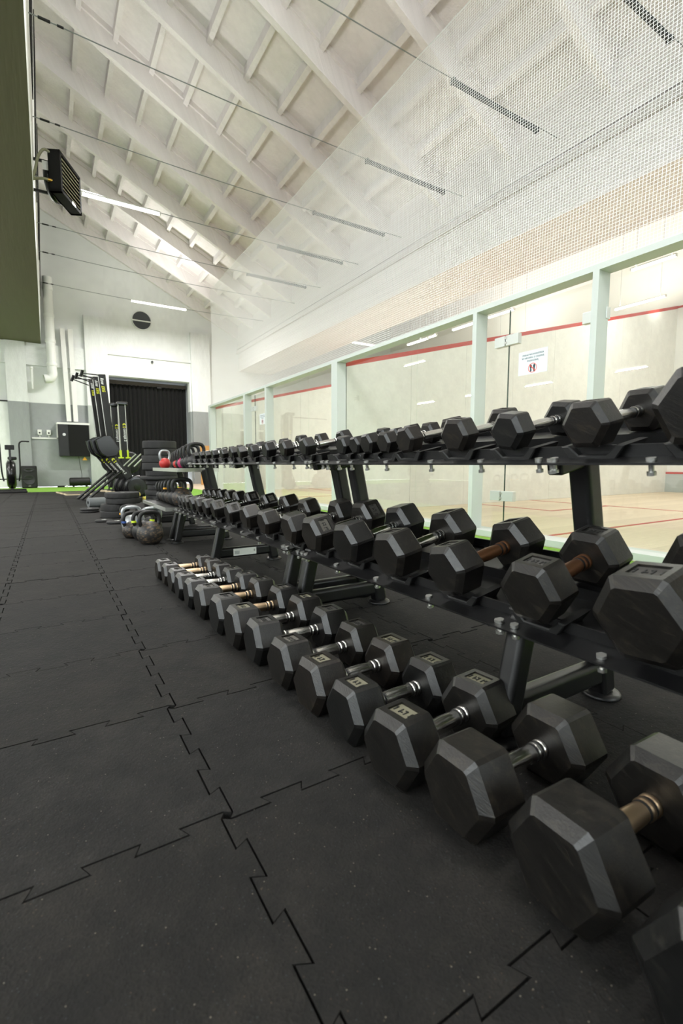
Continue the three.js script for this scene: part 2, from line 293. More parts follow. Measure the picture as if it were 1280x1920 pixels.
courtFront('window_1', 'glass front of the court beside the dumbbell racks', [[-0.5, -0.34], [2.14, 2.19], [3.34, 3.39], [5.95, 6.03]],
  [[-0.34, 0.9], [0.904, 2.14], [2.19, 2.268], [3.072, 3.34], [3.39, 4.378], [4.382, 5.95]], [2.272, 3.068], -0.5, 6.03);
courtFront('window_2', 'glass front of the second court beyond the first', [[6.03, 6.11], [8.55, 8.63], [9.70, 9.80], [12.22, 12.36]],
  [[6.11, 7.126], [7.13, 8.55], [8.63, 8.71], [9.51, 9.7], [9.8, 11.0], [11.004, 12.22]], [8.714, 9.506], 6.03, 12.36);

// ---------------------------------------------------------------- safety net above the glass
{
  const top = d => 5.1 - 0.012 * Math.max(0, d - 3) - 0.05 * Math.sin(Math.PI * (((d - 3.2) / 1.88) % 1 + 1) % 1) * 0.6, end = y => 12.28 - 0.28 * Math.sin(Math.min(1, (y - 2.2) / 2.8) * 1.75);
  const net = new THREE.Group(); net.name = 'safety_net'; scene.add(net); net.userData = { label: 'fine white safety net hung from above the glass fronts to near the ceiling', category: 'net' };
  const P = [], R = 0.0019, cell = 0.0245, bel = (y, d) => XG + 0.02 + 0.035 * Math.sin((y - 2.2) / 2.85 * Math.PI) * (0.6 + 0.4 * Math.sin(d * 1.3));
  const seg = (a, b, ax) => {   // three sided strand
    const o = ax === 'y' ? [[R, 0], [-R * .5, R * .87], [-R * .5, -R * .87]] : [[R, 0], [-R * .5, R * .87], [-R * .5, -R * .87]];
    const at = (p, k) => ax === 'y' ? [p[0] + o[k][0], p[1], p[2] + o[k][1]] : [p[0] + o[k][0], p[1] + o[k][1], p[2]];
    for (let k = 0; k < 3; k++) { const n = (k + 1) % 3; P.push(...at(a, k), ...at(b, k), ...at(b, n), ...at(a, k), ...at(b, n), ...at(a, n)); }
  };
  for (let d = -0.4; d < 12.25; d += cell) {
    let y0 = 2.2; const t = top(d); const ys = [2.2, 2.9, 3.6, 4.3, t].filter(y => d < end(y) + 0.02);
    for (let k = 0; k + 1 < ys.length; k++) seg([bel(ys[k], d), ys[k], -d], [bel(ys[k + 1], d), ys[k + 1], -d], 'y');
  }
  for (let y = 2.2; y < 5.1; y += cell) {
    const e = end(y); let pd = -0.4; for (let d = 0.25; d < e + 0.65; d += 0.65) { const dd = Math.min(d, e); if (y < top((pd + dd) / 2)) seg([bel(y, pd), y, -pd], [bel(y, dd), y, -dd], 'z'); pd = dd; if (dd === e) break; }
  }
  const g = new THREE.BufferGeometry(); g.setAttribute('position', new THREE.Float32BufferAttribute(P, 3)); g.computeVertexNormals();
  const m = mesh('mesh', g, M.net, net); m.userData.kind = 'stuff';
  const rope = []; for (let d = -0.4; d <= 12; d += 0.4) rope.push(V(bel(top(d), d), top(d), d));
  mesh('edge_rope', G.tube(rope, 0.0045, 5, 90), M.net, net);
  console.log('net tris', P.length / 9);
}

// ---------------------------------------------------------------- lamps
const tubeGeo = L => G.merge([G.rbox(L, 0.04, 0.05, 0.012, 0, -0.012, 0)]), houseGeo = L => G.merge([G.box(L + 0.02, 0.022, 0.056, 0, 0.02, 0)]);
function lamp(label, x, y, d, L, axis, power, up, group, hang = 0, glowK = 5) {
  const t = thing('tube_lamp', label, 'lamp', [x, y, d], axis === 'x' ? 0 : Math.PI / 2, group);
  mesh('diffuser', tubeGeo(L), glow(glowK), t); mesh('housing', houseGeo(L), M.plastic, t); for (const e of [-1, 1]) mesh('end_cap', G.box(0.02, 0.05, 0.058, e * (L / 2 + 0.006), 0, 0), M.plastic, t);
  if (hang) for (const e of [-0.4, 0.4]) mesh('hanger_wire', G.rod([e * L, 0.03, 0], [e * L, hang - y, 0], 0.003, 5), M.cable, t);
  const l = new THREE.RectAreaLight(new THREE.Color(1, 0.985, 0.955), power, L, 0.05); l.position.set(0, -0.036, 0); l.rotation.x = -Math.PI / 2; t.add(l);
  if (up) { const u = new THREE.RectAreaLight(new THREE.Color(1, 0.985, 0.955), power * up, L, 0.05); u.position.set(0, 0.036, 0); u.rotation.x = Math.PI / 2; t.add(u); }
  return t;
}
lamp('lit white tube lamp hanging on a cable beside the black unit heater', 1.34, 5.175, 9.33, 1.22, 'x', P_HALL * 1.2, 0.25);
lamp('lit white tube lamp above the round vent on the far wall', 3.02, 5.31, 14.9, 1.52, 'x', P_HALL * 2, 0.2);
for (const [d, k] of [[4.41, 1], [1.2, 0.6], [-2.0, 0.35], [-5.2, 0.35]]) lamp('lit white tube lamp on a ceiling cable above the dumbbell racks', 1.34, 5.165, d, 1.22, 'x', P_HALL * k, 0.6, 'lamps on the cables over the racks');
for (const d of [13.4, 11.05, 8.7, 6.25, 3.8, 1.35, -1.1, -3.5]) lamp('lit tube lamp in the row hanging along the left aisle', -4.45, 3.0, d, 0.85, 'z', P_MEZZ * (d > 5 ? 1.5 : d > 0 ? 0.8 : 0.4), 1, 'lamps in the left aisle', 6.86);
lamp('lit tube lamp hanging higher in the left aisle', -3.1, 4.1, 12.5, 1.0, 'z', P_MEZZ, 0.8, undefined, 6.2);
for (const [x, d] of [[10.2, 4.97], [10.2, 1.0], [12.4, 6.3], [12.4, 2.0], [10.2, 8.6], [10.2, 11.4], [12.4, 10], [8.6, 0.9], [8.6, 2.7], [8.6, 8.3], [8.6, 10.0]]) lamp('lit tube lamp hanging over the squash courts, low ones added to brighten the walls', x, x < 9 ? 3.98 : 4.6, d, x > 11 ? 1.15 : 0.8, 'z', P_COURT * (x > 11 ? 0.5 : 1), x < 9 ? 0 : 1.1, 'lamps over the courts', roofY(14 - x) + 0.44);  // the low row behind the header is added to brighten the court walls
lamp('lit tube lamp over the far end beyond the second court', 8.7, 4.5, 12.7, 0.95, 'x', P_COURT, 0.6, undefined, 6.2);

// ---------------------------------------------------------------- cables across the hall, with dark fittings
for (const [d, y] of [[2.8, 5.18], [4.4, 5.18], [6.15, 5.2], [7.8, 5.18], [9.33, 5.19], [11.08, 5.21], [12.6, 5.25], [14.9, 5.33]]) {
  const t = thing('tension_cable', 'thin steel cable stretched across the hall under the white ceiling', 'cable', [0, 0, 0], 0, 'cables under the ceiling');
  mesh('wire', G.tube([V(0.08, y + 0.06, d), V(1.6, y + 0.01, d), V(3.2, y - 0.01, d), V(4.8, y + 0.0, d), V(6.24, y + 0.03, d)], 0.006, 6, 24), M.cable, t);
  mesh('turnbuckle', G.rod(V(0.16, y + 0.058, d), V(0.27, y + 0.054, d), 0.014, 8), M.black, t); mesh('cable_clamp', G.rod(V(0.33, y + 0.052, d), V(0.39, y + 0.05, d), 0.012, 8), M.black, t);
}
for (const [d, y, near] of [[2.8, 5.15, 1], [4.4, 5.15, 1], [6.15, 5.17, 0], [7.8, 5.15, 0], [9.33, 5.15, 0], [11.08, 5.17, 0]]) {
  const t = thing('unlit_lamp', near ? 'dark unlit lamp bar behind the near stretch of net' : 'dark unlit lamp bar behind the hazy far stretch of net', 'lamp', [5.03, y, d], 0, near ? 'dark bars behind the net' : 'bars behind the far net');
  mesh('bar', G.rbox(1.52, 0.045, 0.055, 0.01), M.darkRod, t);
  for (const e of [-1, 1]) mesh('end_cap', G.box(0.03, 0.055, 0.065, e * 0.77, 0, 0), M.darkRod, t);
}

// ---------------------------------------------------------------- dumbbell racks
const TILT = 11.5 * Math.PI / 180, tt = Math.tan(TILT), lowY = x => 0.361 + (x - 1.12) * tt, topY = x => 0.769 + (x - 1.25) * tt;
const boltGeo = G.merge([G.cyl(0.011, 0.011, 0.009, 6), G.cyl(0.006, 0.006, 0.03, 6).translate(0, -0.02, 0), G.cyl(0.01, 0.01, 0.008, 6).translate(0, -0.03, 0)]);
const saddleGeo = (() => { const s = new THREE.Shape([[-0.075, 0.03], [-0.06, 0.03], [-0.035, 0.006], [0.035, 0.006], [0.06, 0.03], [0.075, 0.03], [0.05, -0.004], [-0.05, -0.004]].map(p => new THREE.Vector2(...p))); return new THREE.ExtrudeGeometry(s, { depth: 0.1, bevelEnabled: true, bevelSize: 0.003, bevelThickness: 0.003, bevelSegments: 1 }).translate(0, 0, -0.05).rotateY(Math.PI / 2); })();
function rack(label, frames, spotsLow, spotsTop, opt = {}) {
  const d0 = frames[0] - 0.05, d1 = frames[frames.length - 1] + 0.05;
  const t = thing('dumbbell_rack', label, 'rack', [1.2, 0, (d0 + d1) / 2]);
  const X = x => x - 1.2, Z = d => -(d - (d0 + d1) / 2);
  for (const d of frames) {
    mesh('rear_leg', G.bar([X(1.405), 0.012, Z(d)], [X(1.245), 0.735, Z(d)], 0.066, 0.062, 0.016), M.steel, t);
    mesh('front_leg', G.bar([X(0.955), 0.012, Z(d)], [X(1.025), 0.318, Z(d)], 0.062, 0.056, 0.016), M.steel, t);
    mesh('base_tube', G.bar([X(0.985), 0.082, Z(d)], [X(1.38), 0.082, Z(d)], 0.072, 0.05, 0.018), M.steel, t);
    mesh('shelf_arm', G.bar([X(1.0), 0.29, Z(d)], [X(1.32), 0.352, Z(d)], 0.04, 0.045), M.steel, t); mesh('shelf_arm', G.bar([X(1.12), 0.69, Z(d)], [X(1.42), 0.752, Z(d)], 0.04, 0.045), M.steel, t);
    for (const [x, n] of [[1.405, 0], [0.955, 1]]) {
      const f = mesh('foot', G.lathe([[0, 0], [0.052, 0], [0.056, 0.004], [0.052, 0.012], [0.038, 0.018], [0, 0.018]], 24), M.steel, t); f.position.set(X(x), 0, Z(d));
    }
  }
  const shelf = (nm, yf, x0, x1, spots) => {
    const g = new THREE.Group(); g.name = nm; t.add(g);
    const c = (x0 + x1) / 2, L = d1 - d0, place = m => { m.position.x += X(c); m.position.y += yf(c); m.rotation.z = TILT; return m; };
    const w = (x1 - x0) / Math.cos(TILT);
    place(mesh('front_rail', G.merge([G.box(0.075, 0.005, L, -w / 2 + 0.0375, -0.03, 0), G.box(0.005, 0.032, L, -w / 2 + 0.075, -0.015, 0)]), M.steel, g));
    place(mesh('rear_rail', G.merge([G.box(0.005, 0.055, L, w / 2 - 0.155, -0.028, 0), G.box(0.15, 0.005, L, w / 2 - 0.08, -0.003, 0), G.box(0.005, 0.03, L, w / 2 - 0.005, 0.012, 0)]), M.steel, g));
    place(mesh('tray_floor', G.box(w - 0.22, 0.004, L, -0.04, -0.034, 0), M.steel, g));
    for (const d of spots) {
      const s = mesh('saddle', saddleGeo, M.saddle, g); s.position.z = Z(d); s.geometry = saddleGeo; const off = -w / 2 + 0.105; s.position.x = X(c) + off * Math.cos(TILT) - 0.028 * -Math.sin(TILT); s.position.y = yf(c) + off * Math.sin(TILT) - 0.028; s.rotation.z = TILT;
      const b = mesh('bolt', boltGeo, M.zinc, g); b.position.set(X(c) + (-w / 2 + 0.03) * Math.cos(TILT), yf(c) + (-w / 2 + 0.03) * Math.sin(TILT) - 0.026, Z(d + 0.09)); b.rotation.z = TILT;
    }
    for (const d of frames) for (const e of [-0.022, 0.022]) { const b = mesh('bolt', boltGeo, M.zinc, g); b.position.set(X(c) + (-w / 2 + 0.028) * Math.cos(TILT), yf(c) + (-w / 2 + 0.028) * Math.sin(TILT) - 0.023, Z(d + e)); b.rotation.z = TILT; }
  };
  shelf('lower_shelf', lowY, 0.93, 1.34, spotsLow); shelf('upper_shelf', topY, 1.06, 1.46, spotsTop);
  return t;
}
const low = [[0.2, .165], [0.43, .172], [0.695, .142], [0.955, .142], [1.225, .148], [1.495, .148], [1.755, .148], [1.985, .138], [2.32, .126], [2.575, .132], [2.88, .124], [3.19, .122], [3.43, .114], [3.63, .112], [3.82, .108], [3.98, .105], [4.13, .1], [4.27, .096]];
const topS = [[0.42, .15], [0.655, .108], [0.885, .1], [1.1, .1], [1.345, .09], [1.475, .08], [1.59, .08], [1.69, .072], [1.79, .078], [2.14, .088], [2.385, .086], [2.63, .088], [2.88, .08], [3.09, .076], [3.28, .076], [3.5, .07], [3.72, .068], [3.92, .064], [4.1, .062], [4.28, .06]];
rack('black two tier dumbbell rack holding the biggest dumbbells, in front of the glass door', [-0.39, 0.757, 1.9], low.filter(q => q[0] < 1.9).map(q => q[0]), topS.filter(q => q[0] < 1.9).map(q => q[0]));
const rackB = rack('black two tier dumbbell rack with a white barcode sticker on its base tube', [2.06, 3.22, 4.33], low.filter(q => q[0] > 1.9).map(q => q[0]), topS.filter(q => q[0] > 1.9).map(q => q[0]));
{ // sticker on the middle base tube, facing the camera side
  const c = document.createElement('canvas'); c.width = 256; c.height = 80; const q = c.getContext('2d'); q.fillStyle = '#d9dcd4'; q.fillRect(0, 0, 256, 80); q.fillStyle = '#555a58'; for (let i = 0; i < 18; i++) q.fillRect(14 + i * 3, 24, i % 3 ? 1 : 2, 40); q.fillStyle = '#9a9a92'; q.fillRect(226, 20, 16, 26);
  const tx = new THREE.CanvasTexture(c); tx.colorSpace = THREE.SRGBColorSpace;
  const s = mesh('sticker', G.box(0.17, 0.05, 0.002), std(0xffffff, 0.5, { map: tx }), rackB); s.position.set(1.17 - 1.2, 0.083, -(3.22 - 0.028 - (2.01 + 4.38) / 2) + 0.0);
}

// ---------------------------------------------------------------- hex dumbbells
function headGeo(s, l, recessed) {      // axis x, centred; hexagon with a flat on top; end chamfers; moulded recess in the top face
  const R = s / Math.sqrt(3), ch = 0.11 * s, P = [], Q = [];
  const ring = (x, k) => { const o = []; for (let i = 0; i < 6; i++) { const a0 = Math.PI / 3 * i, b = 0.055; for (const e of [-b, b]) { const a = a0 + e, rr0 = R * k * Math.cos(Math.PI / 6) / Math.cos(Math.PI / 6 - Math.abs(e)); o.push([x, rr0 * Math.sin(a), rr0 * Math.cos(a)]); } } return o; };
  const kE = 1 - 2.1 * ch / s, rs = [ring(-l / 2, kE), ring(-l / 2 + ch, 1), ring(l / 2 - ch, 1), ring(l / 2, kE)];
  const tri = (a, b, c, L = P) => L.push(...a, ...b, ...c), quad = (a, b, c, d, L = P) => { tri(a, b, c, L); tri(a, c, d, L); };
  for (let r = 0; r < 3; r++) for (let i = 0; i < 12; i++) {
    const j = (i + 1) % 12;
    if (recessed && r === 1 && i === 3) {          // top flat (between corner 1 and corner 2)
      const A = rs[1][3], B = rs[1][4], C = rs[2][4], D = rs[2][3], y = A[1], dp = 0.03 * s, f = (u, v, yy) => { const x = A[0] + (D[0] - A[0]) * u, z = A[2] + (B[2] - A[2]) * v; return [x, yy, z]; };
      const O = [f(0, 0, y), f(0, 1, y), f(1, 1, y), f(1, 0, y)], I = [f(.22, .14, y), f(.22, .86, y), f(.8, .86, y), f(.8, .14, y)], W = I.map(p => [p[0], y - dp, p[2]]);
      for (let k = 0; k < 4; k++) { const n = (k + 1) % 4; quad(O[k], I[k], I[n], O[n]); quad(I[k], W[k], W[n], I[n]); }
      quad(W[0], W[3], W[2], W[1], Q); continue;
    }
    quad(rs[r][i], rs[r][j].slice(), rs[r + 1][j], rs[r + 1][i]);
  }
  for (const [e, sg] of [[0, 1], [3, -1]]) { const c = [rs[e][0][0], 0, 0]; for (let i = 0; i < 12; i++) { const j = (i + 1) % 12; sg > 0 ? tri(c, rs[e][j], rs[e][i]) : tri(c, rs[e][i], rs[e][j]); } }
  const mk = L => { const g = new THREE.BufferGeometry(); g.setAttribute('position', new THREE.Float32BufferAttribute(L, 3)); // orient outwards
    g.computeVertexNormals(); const uv = []; for (let i = 0; i < L.length; i += 3) uv.push(L[i] * 4 + L[i + 2] * 1.3, L[i + 1] * 4 + L[i + 2] * 2.2); g.setAttribute('uv', new THREE.Float32BufferAttribute(uv, 2)); return g; };
  return [mk(P), Q.length ? mk(Q) : null, R];
}
const ORD = ['first', 'second', 'third', 'fourth', 'fifth', 'sixth', 'seventh', 'eighth', 'ninth', 'tenth', 'eleventh', 'twelfth', 'thirteenth', 'fourteenth', 'fifteenth', 'sixteenth', 'seventeenth', 'eighteenth', 'nineteenth', 'twentieth', 'twenty-first'];
const headCache = {};
const head = (s, l, rec) => headCache[[s, l, rec]] ??= headGeo(s, l, rec);
const gripCache = {};
function dumbbell(s, x, y, d, o = {}) {
  const l = 0.72 * s, gap = 0.155 + 0.1 * Math.max(0, 0.15 - s), hx = gap / 2 + l / 2;
  const t = thing('hex_dumbbell', o.label, 'dumbbell', [x, y, d], 0, o.group);
  t.rotation.order = 'ZYX'; t.rotation.set(0, o.yaw ?? 0, o.tilt ?? 0);
  const roll = (o.face ?? 0) * Math.PI / 3 + (o.roll ?? 0), mat = M.head[Math.floor(rnd() * 4)];
  const [g, q] = head(+s.toFixed(3), +l.toFixed(4), true);
  for (const sg of [-1, 1]) {
    const h = mesh('head', g, mat, t); h.position.set(sg * hx, s / 2, 0); h.rotation.x = roll; if (sg > 0) h.rotation.y = 0;
    const p = mesh('label_recess', q, M.recess[o.pale ? 1 : Math.floor(rnd() * 3 / 1.5) ? 2 : 0], h);
    const gl = []; const n = 4 + Math.floor(rnd() * 2), hw = s * 0.19;          // worn moulded characters, no longer readable
    for (let k = 0; k < n; k++) { const z = -hw + (k + 0.5) * 2 * hw / n; gl.push(G.box(s * 0.11, 0.012 * s, s * 0.016, 0, s / 2 - 0.025 * s, z)); if (k % 2) gl.push(G.box(s * 0.02, 0.012 * s, s * 0.06, -s * 0.045 + (k % 4) * s * 0.022, s / 2 - 0.025 * s, z + s * 0.02)); else gl.push(G.box(s * 0.02, 0.012 * s, s * 0.05, s * 0.045, s / 2 - 0.025 * s, z - s * 0.015)); }
    mesh('moulded_mark', G.merge(gl), M.glyph, h).userData.kind = 'stuff';
  }
  const hm = o.handle ?? M.chrome, key = gap.toFixed(4) + (s > 0.11 ? 'b' : 's');
  const r = s > 0.11 ? 0.0185 : 0.0135, H = gap / 2 + 0.004;
  gripCache[key] ??= [G.lathe([[0, -H], [r * 1.12, -H], [r * 1.12, -H + .012], [r * .86, -H + .014], [r * .86, -H + .02], [r * 1.1, -H + .022], [r * 1.1, -H + .03], [r * .9, -H + .033], [r * .98, -H * .45], [r * 1.06, 0], [r * .98, H * .45], [r * .9, H - .033], [r * 1.1, H - .03], [r * 1.1, H - .022], [r * .86, H - .02], [r * .86, H - .014], [r * 1.12, H - .012], [r * 1.12, H], [0, H]], 22).rotateZ(Math.PI / 2),
    G.cyl(r * 1.0, r * 1.0, 0.007, 20).rotateZ(Math.PI / 2)];
  const hd = mesh('handle', gripCache[key][0], hm, t); hd.position.y = s / 2; for (const e of [-1, 1]) for (const k of [0.017, 0.034]) mesh('grip_ring', gripCache[key][1], M.ringDark, hd).position.x = e * (H - k);
  return t;
}
{
  // row on the mat
  const fl = [[3.0, .12, .545], [2.83, .125, .55], [2.66, .128, .55], [2.49, .135, .55], [2.31, .142, .555], [2.13, .148, .56], [1.9, .156, .565], [1.71, .158, .57], [1.53, .153, .585], [1.33, .15, .59], [1.145, .15, .595], [0.97, .147, .605], [0.79, .156, .6], [0.6, .163, .625], [0.385, .172, .63], [0.17, .185, .6]];
  const worn = [0, 1, 4, 5, 6, 14];
  fl.forEach(([d, s, xf], k) => {
    const L = 2 * 0.72 * s + 0.155 + 0.1 * Math.max(0, 0.15 - s);
    dumbbell(s, xf - 0.012 + L / 2, 0, d, { yaw: [0.02, -0.01, 0.03, 0.0, -0.02, 0.01, 0.02, 0, -0.03, 0.04, 0.05, 0.03, 0.09, 0.0, -0.04, 0.02][k], face: k > 12 ? 3 : 0, pale: [7, 10, 11, 12].includes(k), handle: worn.includes(k) ? M.chromeWorn : M.chrome,
      label: k === 0 ? 'smallest black hex dumbbell, with worn bronze handle, ending the row on the mat' : `black hex dumbbell, ${worn.includes(k) ? 'worn bronze' : 'chrome'} handle, on the mat, ${ORD[k]} from the row\'s small end`, group: 'dumbbells lined up on the mat' });
  });
  low.forEach(([d, s], k) => dumbbell(s, 1.12, lowY(1.12) + 0.002, d, { tilt: TILT, yaw: rr(-0.05, 0.05), roll: k === 4 ? -0.14 : k === 3 ? -0.2 : rr(-0.16, 0.1), face: [0, 0, 0, 0, 0, 5, 1, 5][k] ?? Math.floor(rnd() * 6), handle: k === 2 || k === 3 ? M.rusty : M.chrome, 
    label: `black hex dumbbell, ${k === 2 || k === 3 ? 'rusty brown' : 'chrome'} handle, on the lower shelves, ${ORD[low.length - 1 - k]} from the kettlebells`, group: 'dumbbells on the lower shelves' }));
  topS.forEach(([d, s], k) => dumbbell(s, 1.245, topY(1.245) + 0.002, d, { tilt: TILT, yaw: rr(-0.06, 0.06), roll: rr(-0.14, 0.14), face: [0, 0, 3, 0, 5, 0, 0, 2][k] ?? Math.floor(rnd() * 6),
    label: k === 0 ? 'largest black hex dumbbell on the upper rack shelves' : `small black hex dumbbell on the upper rack shelves, ${ORD[topS.length - 1 - k]} from the kettlebells`, group: 'dumbbells on the upper shelves' }));
}

// ---------------------------------------------------------------- kettlebell rack and kettlebells
{
  const t = thing('kettlebell_rack', 'black two shelf kettlebell rack with flat trays beyond the dumbbell racks', 'rack', [1.2, 0, 5.1]);
  const X = x => x - 1.2, Z = d => -(d - 5.1);
  for (const d of [4.52, 5.55]) {
    mesh('rear_leg', G.bar([X(1.405), 0.012, Z(d)], [X(1.265), 0.66, Z(d)], 0.066, 0.062, 0.016), M.steel, t);
    mesh('front_leg', G.bar([X(0.955), 0.012, Z(d)], [X(1.025), 0.3, Z(d)], 0.062, 0.056, 0.016), M.steel, t);
    mesh('base_tube', G.bar([X(0.985), 0.082, Z(d)], [X(1.38), 0.082, Z(d)], 0.072, 0.05, 0.018), M.steel, t);
    for (const x of [1.405, 0.955]) mesh('foot', G.lathe([[0, 0], [0.052, 0], [0.056, 0.004], [0.052, 0.012], [0.038, 0.018], [0, 0.018]], 24), M.steel, t).position.set(X(x), 0, Z(d));
  }
  for (const [nm, x0, x1, y] of [['lower_shelf', 0.9, 1.3, 0.3], ['upper_shelf', 1.02, 1.4, 0.66]]) {
    const g = new THREE.Group(); g.name = nm; t.add(g);
    mesh('tray', G.box(x1 - x0, 0.006, 1.2, X((x0 + x1) / 2), y, 0), M.steel, g);
    mesh('front_lip', G.box(0.006, 0.034, 1.2, X(x0), y - 0.012, 0), M.zinc, g); mesh('rear_lip', G.box(0.006, 0.045, 1.2, X(x1), y + 0.02, 0), M.steel, g);
    for (const e of [-0.6, 0.6]) mesh('end_lip', G.box(x1 - x0, 0.034, 0.006, X((x0 + x1) / 2), y - 0.012, e), M.zinc, g);
  }
}
function kettlebell(r, x, y, d, label, group, body, handle, turn = 0, band) {
  const t = thing('kettlebell', label, 'kettlebell', [x, y, d], turn, group), pts = [[0, 0], [r * 0.62, 0]];
  for (let k = 1; k <= 12; k++) { const a = -0.93 + k * 0.207; pts.push([r * Math.cos(a), r * (0.8 + Math.sin(a))]); } pts.push([0, r * 1.82]);
  mesh('bell', G.lathe(pts, 28), body, t);
  const hw = Math.min(0.085, r * 0.86), yb = r * 1.45, yt = r * 1.78 + 0.075, rh = Math.min(0.0175, r * 0.2);
  mesh('handle', G.tube([[-hw * 0.78, yb - 0.015, 0], [-hw * 1.02, yb + 0.03, 0], [-hw, yt - 0.028, 0], [-hw * 0.72, yt, 0], [hw * 0.72, yt, 0], [hw, yt - 0.028, 0], [hw * 1.02, yb + 0.03, 0], [hw * 0.78, yb - 0.015, 0]], rh, 10, 44), handle, t);
  if (band) for (const e of [-1, 1]) mesh('colour_band', G.cyl(rh * 1.25, rh * 1.35, 0.018, 12).translate(e * hw * 0.99, yb + 0.03, 0), band, t);
  return t;
}
{
  kettlebell(0.112, 0.745, 0, 4.42, 'large rusty kettlebell at the front of the group on the floor', 'kettlebells on the floor', M.kbRust, M.iron, 0.25);
  kettlebell(0.1, 0.735, 0, 4.7, 'dark kettlebell with green banded handle right behind the large rusty one', 'kettlebells on the floor', M.iron, M.iron, 0.2, M.lime);
  kettlebell(0.088, 0.66, 0, 4.88, 'small rusty kettlebell with blue banded handle on the floor', 'kettlebells on the floor', M.kbRust, M.iron, 0.35, M.kbBlue);
  kettlebell(0.1, 0.87, 0, 5.05, 'kettlebell with bright bare steel handle on the floor', 'kettlebells on the floor', M.iron, M.kbSilver, 0.1);
  kettlebell(0.1, 0.72, 0, 5.3, 'silver grey kettlebell with bare steel handle on the floor', 'kettlebells on the floor', M.kbSilver, M.kbSilver, 0.1);
  kettlebell(0.095, 0.74, 0, 5.62, 'black kettlebell with orange banded handle at the back of the floor group', 'kettlebells on the floor', M.iron, M.iron, 0.2, M.amber);
  [[4.66, .098], [4.87, .092], [5.06, .086], [5.24, .08], [5.41, .074], [5.57, .07]].forEach(([d, r], k) => kettlebell(r, 1.09, 0.303, d, `dark worn kettlebell on the lower kettlebell shelf, ${ORD[k]} from the dumbbells`, 'kettlebells on the lower shelf', k % 2 ? M.iron : M.kbRust, M.iron, rr(-0.15, 0.15), k === 2 ? M.amber : null));
  [[4.6, .085], [4.78, .08], [4.945, .074], [5.095, .066], [5.23, .06], [5.35, .055], [5.46, .05]].forEach(([d, r], k) => kettlebell(r, 1.22, 0.663, d, `black kettlebell on the upper kettlebell shelf, ${ORD[k]} from the dumbbells`, 'kettlebells on the upper shelf', k === 3 ? M.kbPink : k === 5 ? M.kbRed : M.iron, M.iron, rr(-0.15, 0.15)));
  kettlebell(0.062, 1.13, 0.663, 5.6, 'small red kettlebell at the end of the upper kettlebell shelf', undefined, M.kbRed, M.kbSilver, 0.2);
}

